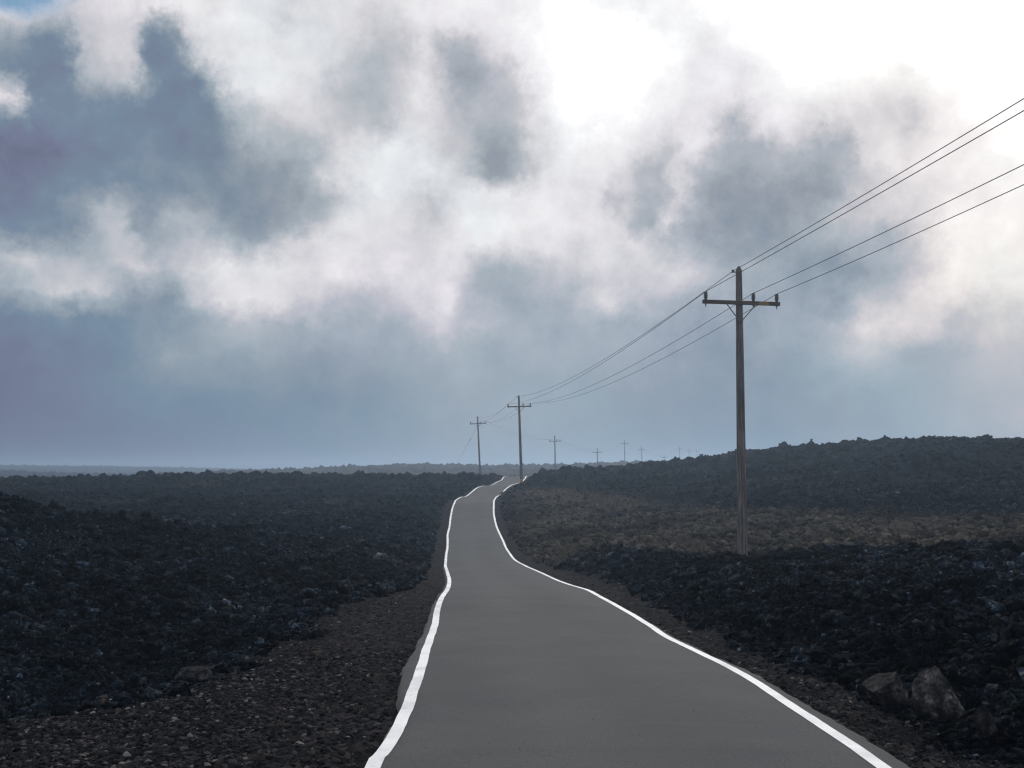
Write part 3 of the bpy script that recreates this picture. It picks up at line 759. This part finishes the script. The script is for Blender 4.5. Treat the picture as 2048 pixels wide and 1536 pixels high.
# ------------------------------------------------------------------ utility poles
m_wood, p_, pb = new_mat('weathered_pole_wood', 0.85, 0.25)
pcx = p_.add('ShaderNodeTexCoord').outputs['Object']
mp = p_.add('ShaderNodeMapping'); mp.inputs['Scale'].default_value = (26, 26, 0.9); p_.link(pcx, mp.inputs[0])
pcw = p_.ramp(p_.noise(mp.outputs[0], 1.0, 7, 0.65), [(0.34, (0.030, 0.0285, 0.028)), (0.5, (0.100, 0.096, 0.094)), (0.66, (0.21, 0.204, 0.20))])
pb2 = p_.ramp(p_.noise(pcx, 1.4, 4, 0.6), [(0.35, (0.75, 0.75, 0.76)), (0.65, (1.15, 1.12, 1.1))])
p_.link(p_.mix(1.0, pcw, pb2, 'MULTIPLY'), pb.inputs['Base Color'])
pbb = p_.add('ShaderNodeBump'); pbb.inputs['Strength'].default_value = 0.6; pbb.inputs['Distance'].default_value = 0.01
p_.link(p_.noise(mp.outputs[0], 1.0, 7, 0.65), pbb.inputs['Height']); p_.link(pbb.outputs[0], pb.inputs['Normal'])
m_arm, r_, rb = new_mat('crossarm_wood', 0.85, 0.25)
rcx = r_.add('ShaderNodeTexCoord').outputs['Object']
mp2 = r_.add('ShaderNodeMapping'); mp2.inputs['Scale'].default_value = (1.3, 30, 30); r_.link(rcx, mp2.inputs[0])
rc = r_.ramp(r_.noise(mp2.outputs[0], 1.0, 6, 0.65), [(0.3, (0.040, 0.032, 0.026)), (0.55, (0.085, 0.066, 0.052)), (0.72, (0.14, 0.11, 0.085))])
sx_ = r_.add('ShaderNodeSeparateXYZ'); r_.link(rcx, sx_.inputs[0])
pt = r_.math('MULTIPLY', r_.maprange(sx_.outputs[0], 0.56, 0.60), r_.maprange(sx_.outputs[0], 0.92, 0.88))
rc = r_.mix(r_.math('MULTIPLY', pt, 0.7), rc, (0.26, 0.17, 0.07))
r_.link(rc, rb.inputs['Base Color'])
m_metal, t_, tb = new_mat('galvanised_steel', 0.55, 0.5)
tb.inputs['Metallic'].default_value = 0.6
t_.link(t_.ramp(t_.noise(t_.add('ShaderNodeTexCoord').outputs['Object'], 12, 5), [(0.3, (0.07, 0.065, 0.06)), (0.7, (0.17, 0.16, 0.155))]), tb.inputs['Base Color'])
m_glaze, z_, zb = new_mat('brown_porcelain', 0.3, 0.5)
z_.link(z_.ramp(z_.noise(z_.add('ShaderNodeTexCoord').outputs['Object'], 20, 3), [(0.3, (0.045, 0.036, 0.034)), (0.7, (0.075, 0.062, 0.058))]), zb.inputs['Base Color'])
m_yel, y_, yb = new_mat('yellow_band_paint', 0.6, 0.4)
y_.link(y_.ramp(y_.noise(y_.add('ShaderNodeTexCoord').outputs['Object'], 8, 5), [(0.3, (0.22, 0.15, 0.04)), (0.7, (0.34, 0.24, 0.07))]), yb.inputs['Base Color'])
m_wire, e_, eb = new_mat('dark_wire', 0.6, 0.4)
e_.link(e_.ramp(e_.noise(e_.add('ShaderNodeTexCoord').outputs['Object'], 3, 2), [(0.3, (0.02, 0.02, 0.022)), (0.7, (0.035, 0.035, 0.037))]), eb.inputs['Base Color'])

def lathe(profile, n=16, jit=0.0, seed=0):
    rg = np.random.default_rng(seed); vs, fs = [], []
    for r0, z0 in profile:
        for i in range(n):
            t = 2 * math.pi * i / n
            rr_ = r0 * (1 + (rg.normal() * jit if r0 > .01 else 0))
            vs.append((rr_ * math.cos(t), rr_ * math.sin(t), z0))
    for k_ in range(len(profile) - 1):
        for i in range(n):
            j = (i + 1) % n
            fs.append((k_ * n + i, k_ * n + j, (k_ + 1) * n + j, (k_ + 1) * n + i))
    fs.append(tuple(range(n))[::-1]); fs.append(tuple((len(profile) - 1) * n + i for i in range(n)))
    return vs, fs
def tube(pts, rad, n=6):
    P = [Vector(p) for p in pts]; vs, fs = [], []
    for i, p in enumerate(P):
        d = (P[min(i + 1, len(P) - 1)] - P[max(i - 1, 0)]).normalized()
        u = d.cross(Vector((0, 0, 1)))
        u = Vector((1, 0, 0)) if u.length < 1e-4 else u.normalized()
        w = u.cross(d)
        for k_ in range(n):
            t = 2 * math.pi * k_ / n
            vs.append(p + (u * math.cos(t) + w * math.sin(t)) * rad)
    for i in range(len(P) - 1):
        for k_ in range(n):
            j = (k_ + 1) % n
            fs.append((i * n + k_, i * n + j, (i + 1) * n + j, (i + 1) * n + k_))
    fs.append(tuple(range(n))[::-1]); fs.append(tuple((len(P) - 1) * n + i for i in range(n)))
    return vs, fs
def box_vf(x0, x1, y0, y1, z0, z1, bev=0.008):
    bm = bmesh.new(); bmesh.ops.create_cube(bm, size=1.0)
    for v in bm.verts:
        v.co = ((x0 + x1) / 2 + v.co.x * (x1 - x0), (y0 + y1) / 2 + v.co.y * (y1 - y0), (z0 + z1) / 2 + v.co.z * (z1 - z0))
    bmesh.ops.bevel(bm, geom=bm.edges[:], offset=bev, segments=1, affect='EDGES')
    V = [tuple(v.co) for v in bm.verts]; Fc = [tuple(v.index for v in f.verts) for f in bm.faces]; bm.free()
    return V, Fc

HP = 9.1                                            # pole height above ground
ARM_Z = HP - 1.20
INS = [-1.13, 0.41, 1.17]                           # insulator places on the arm
INS_TOP = ARM_Z + 0.06 + 0.27
def make_pole():
    root = bpy.data.objects.new('utility_pole', None); COL.objects.link(root)
    prof = [(0.160, -2.2), (0.157, 0), (0.150, 1.2), (0.144, 2.6), (0.135, 4.2), (0.125, 5.6), (0.113, 7.2), (0.101, 8.4), (0.095, HP - 0.13), (0.052, HP - 0.04), (0.012, HP)]
    link_mesh('shaft', *lathe(prof, 18, 0.012, 4), m_wood, root, True)
    arm = link_mesh('crossarm', *box_vf(-1.23, 1.27, -0.205, -0.105, ARM_Z - 0.06, ARM_Z + 0.06), m_arm, root)
    for s in (-1, 1):
        vs, fs = tube([(s * 0.47, -0.222, ARM_Z - 0.03), (s * 0.47, -0.222, ARM_Z - 0.06), (s * 0.05, -0.15, ARM_Z - 0.56), (s * 0.02, -0.135, ARM_Z - 0.61)], 0.017, 6)
        link_mesh('brace', vs, fs, m_metal, root)
    for x in INS:
        b = 0.06 + ARM_Z
        prof = [(0.045, b), (0.05, b + .03), (0.036, b + .05), (0.066, b + .07), (0.070, b + .09), (0.045, b + .11), (0.066, b + .13), (0.068, b + .15), (0.045, b + .17), (0.064, b + .19), (0.064, b + .21), (0.038, b + .225), (0.05, b + .24), (0.05, b + .26), (0.03, b + .27)]
        vs, fs = lathe(prof, 14)
        io = link_mesh('insulator', [(vx + x, vy - 0.155, vz) for vx, vy, vz in vs], fs, m_glaze, root, True)
        vs, fs = lathe([(0.014, ARM_Z - 0.17), (0.014, ARM_Z - 0.1), (0.03, ARM_Z - 0.095), (0.03, ARM_Z - 0.062)], 8)
        link_mesh('pin', [(vx + x, vy - 0.155, vz) for vx, vy, vz in vs], fs, m_metal, io)
    vs, fs = tube([(-0.08, 0, HP - .20), (-0.15, 0, HP - .19), (-0.21, 0, HP - .17)], 0.022, 8)
    bo = link_mesh('top_bracket', vs, fs, m_metal, root)
    vs, fs = lathe([(0.02, -.05), (0.045, -.045), (0.03, -.02), (0.03, .02), (0.045, .045), (0.02, .05)], 10)
    link_mesh('spool', [(vx - .20, vy, vz + HP - .17) for vx, vy, vz in vs], fs, m_glaze, bo, True)
    vs, fs = tube([(0, -.19, ARM_Z), (0, -.225, ARM_Z)], 0.022, 6)
    link_mesh('bolt', vs, fs, m_metal, root)
    return root
def copy_tree(o, parent=None):
    c = o.copy(); COL.objects.link(c); c.parent = parent
    for ch in list(o.children):
        copy_tree(ch, c)
    return c
# (column of the pole at its top and at its foot, top row, distance, label)
POLES = [
    (1477.5, 1485, 532, 36.2, 'nearest and tallest utility pole, standing on the dark rubble mound to the right'),
    (1037.5, 1043, 790, 119, 'utility pole with a yellow band at its foot beside the bend of the road'),
    (955, 960.5, 832, 181, 'utility pole stayed by a thin guy wire, leftmost of the line'),
    (1109.5, 1110.5, 871, 244, 'utility pole between the yellow-banded pole and the short pole on the hill'),
    (1194.5, 1195, 896, 311, 'short-looking utility pole sunk behind the hill, right of the mid-distance pole'),
    (1249, 1249.5, 880, 380, 'tall-looking hazy utility pole on the skyline of the far ridge'),
    (1282, 1285, 893, 432, 'leaning hazy utility pole just right of the tall skyline pole'),
    (1328, 1330, 909, 470, 'utility pole whose tip only just shows above the hill'),
    (1359, 1359.5, 893, 520, 'faint utility pole, first of three in a row above the hill'),
    (1378, 1378.5, 897, 600, 'faint utility pole, middle one of three in a row above the hill'),
    (1393.5, 1394.5, 898, 690, 'faintest and farthest utility pole, last of three above the hill'),
]
proto = make_pole(); roots = []
tops = [at(p[0], p[2], p[3]) for p in POLES]
for i, (pt_, pf_, ty, Y, lab) in enumerate(POLES):
    o = proto if i == 0 else copy_tree(proto)
    top = tops[i]
    foot = Vector((top[0] + (pf_ - pt_) / F * Y, Y, top[2] - HP))
    if i == 0:                                     # leave the camera's own convergence out of the lean
        foot.x = at(pf_, 1110, Y)[0]
    d = (Vector(top) - foot).normalized()
    nb = [j for j in (i - 1, i + 1) if 0 <= j < len(POLES)]
    a0_, a1_ = tops[min(nb + [i])], tops[max(nb + [i])]
    yaw = -math.atan2(a1_[0] - a0_[0], a1_[1] - a0_[1])
    yaw = max(-0.35, min(0.35, yaw)) if i > 1 else (0.10 if i == 0 else 0.03)
    q = Vector((0, 0, 1)).rotation_difference(d) @ Matrix.Rotation(yaw, 3, 'Z').to_quaternion()
    o.rotation_mode = 'XYZ'
    e3 = q.to_euler('XYZ')
    o.rotation_euler = e3
    o.location = foot
    tag(o, lab, 'utility pole', 'utility poles carrying the power line')
    roots.append(o)
for ch in roots[0].children:                      # the nearest crossarm sags slightly to the right
    if ch.name.split('.')[0] in ('crossarm', 'insulator', 'brace', 'bolt'):
        Mx = Matrix.Translation((0, 0, ARM_Z)) @ Matrix.Rotation(R(1.0), 4, 'Y') @ Matrix.Translation((0, 0, -ARM_Z))
        ch.matrix_local = Mx
vs, fs = lathe([(0.160, 0.05), (0.164, 0.06), (0.162, 0.38), (0.158, 0.39)], 18)
link_mesh('marker_band', vs, fs, m_yel, roots[1], True)

bpy.context.view_layer.update()
MW = [o.matrix_world.copy() for o in roots]
def sag_curve(a, b, sag, n):
    a, b = Vector(a), Vector(b)
    return [a.lerp(b, t / n) - Vector((0, 0, sag * 4 * (t / n) * (1 - t / n))) for t in range(n + 1)]
def attach(i, local):
    if i == 0:
        Mx = Matrix.Translation((0, 0, ARM_Z)) @ Matrix.Rotation(R(1.0), 4, 'Y') @ Matrix.Translation((0, 0, -ARM_Z))
        if local[2] < HP - 0.5:
            return MW[0] @ Mx @ Vector(local)
    return MW[i] @ Vector(local)
LOC = [(-0.20, -0.05, HP - 0.17), (INS[0], -0.155, INS_TOP - 0.01), (INS[1], -0.155, INS_TOP - 0.01), (INS[2], -0.155, INS_TOP - 0.01)]
WLAB = ['topmost wire, strung along the pole tips', 'wire strung over the left-hand insulators', 'wire strung over the middle insulators just right of the shafts', 'lowest wire, strung over the right-hand insulators']
# where each wire leaves the picture at its right edge, and how the run goes on to a pole behind the viewer
EXIT = [(2048, 197, 18.9), (2048, 221, 18.0), (2048, 329, 20.2), (2048, 369, 21.3)]
SAG = [0.85, 0.85, 0.95, 1.0]
for k_, loc in enumerate(LOC):
    pts = []
    a = attach(0, loc)
    ex = Vector(at(*EXIT[k_]))
    # carry on past the frame edge along a shallow curve
    dv = (a - ex) / (a.y - ex.y)
    back = ex - dv * (ex.y + 30)
    back.z = a.z + 1.3
    n1 = 24
    # quadratic through a, ex, back in z against y
    ys = np.array([a.y, ex.y, back.y]); co = np.polyfit(ys, [a.z, ex.z, back.z], 2)
    for y in np.linspace(back.y, a.y, 48)[:-1]:
        pts.append(Vector((a.x + (a.y - y) * -(a.x - back.x) / (a.y - back.y), y, float(np.polyval(co, y)))))
    for i in range(len(roots) - 1):
        A, B = attach(i, loc), attach(i + 1, loc)
        seg = sag_curve(A, B, (SAG[k_] if i == 0 else 0.8), 26)
        pts += seg if i == len(roots) - 2 else seg[:-1]
    vs, fs = tube(pts, 0.0095, 5)
    tag(link_mesh('power_line', vs, fs, m_wire, None, True), WLAB[k_], 'power line', 'wires of the power line')
# stay of the leftmost pole, clamped to its shaft
g0 = MW[2] @ Vector((-0.1, 0, ARM_Z - 0.35))
g1 = Vector(at(911, 932, 196))
gm = MW[2].inverted()
pl = [gm @ p for p in sag_curve(g0, g1, 0.1, 10)]
gw = link_mesh('guy_wire', *tube(pl, 0.012, 5), m_wire, roots[2], True)
mid = pl[3]
vs, fs = tube([pl[3], pl[4].lerp(pl[3], 0.55)], 0.05, 8)
link_mesh('strain_insulator', vs, fs, m_glaze, gw, True)

# ------------------------------------------------------------------ haze
HAZE = 0.00108
m_haze = bpy.data.materials.new('haze')
m_haze.use_nodes = True
ht = m_haze.node_tree
ht.nodes.clear()
pv = ht.nodes.new('ShaderNodeVolumePrincipled')
pv.inputs['Color'].default_value = (0.42, 0.55, 0.71, 1)
pv.inputs['Density'].default_value = HAZE
pv.inputs['Anisotropy'].default_value = 0.62
ho = ht.nodes.new('ShaderNodeOutputMaterial')
ht.links.new(pv.outputs[0], ho.inputs['Volume'])
zmin = float(hz.min()) - 1.0
hb, hf = box_vf(-2800, 2800, -2800, 2800, zmin, ZC + 13.0, 0.001)
bm = bmesh.new(); bmesh.ops.create_cube(bm, size=1.0)
for v in bm.verts:
    v.co = (v.co.x * 5600, v.co.y * 5600, zmin + (v.co.z + 0.5) * (ZC + 13.0 - zmin))
hm = bpy.data.meshes.new('haze'); bm.to_mesh(hm); bm.free()
hm.materials.append(m_haze)
haze = bpy.data.objects.new('haze', hm); COL.objects.link(haze)
tag(haze, 'thin pale mountain haze fading the far ridges', 'haze', None, 'stuff')
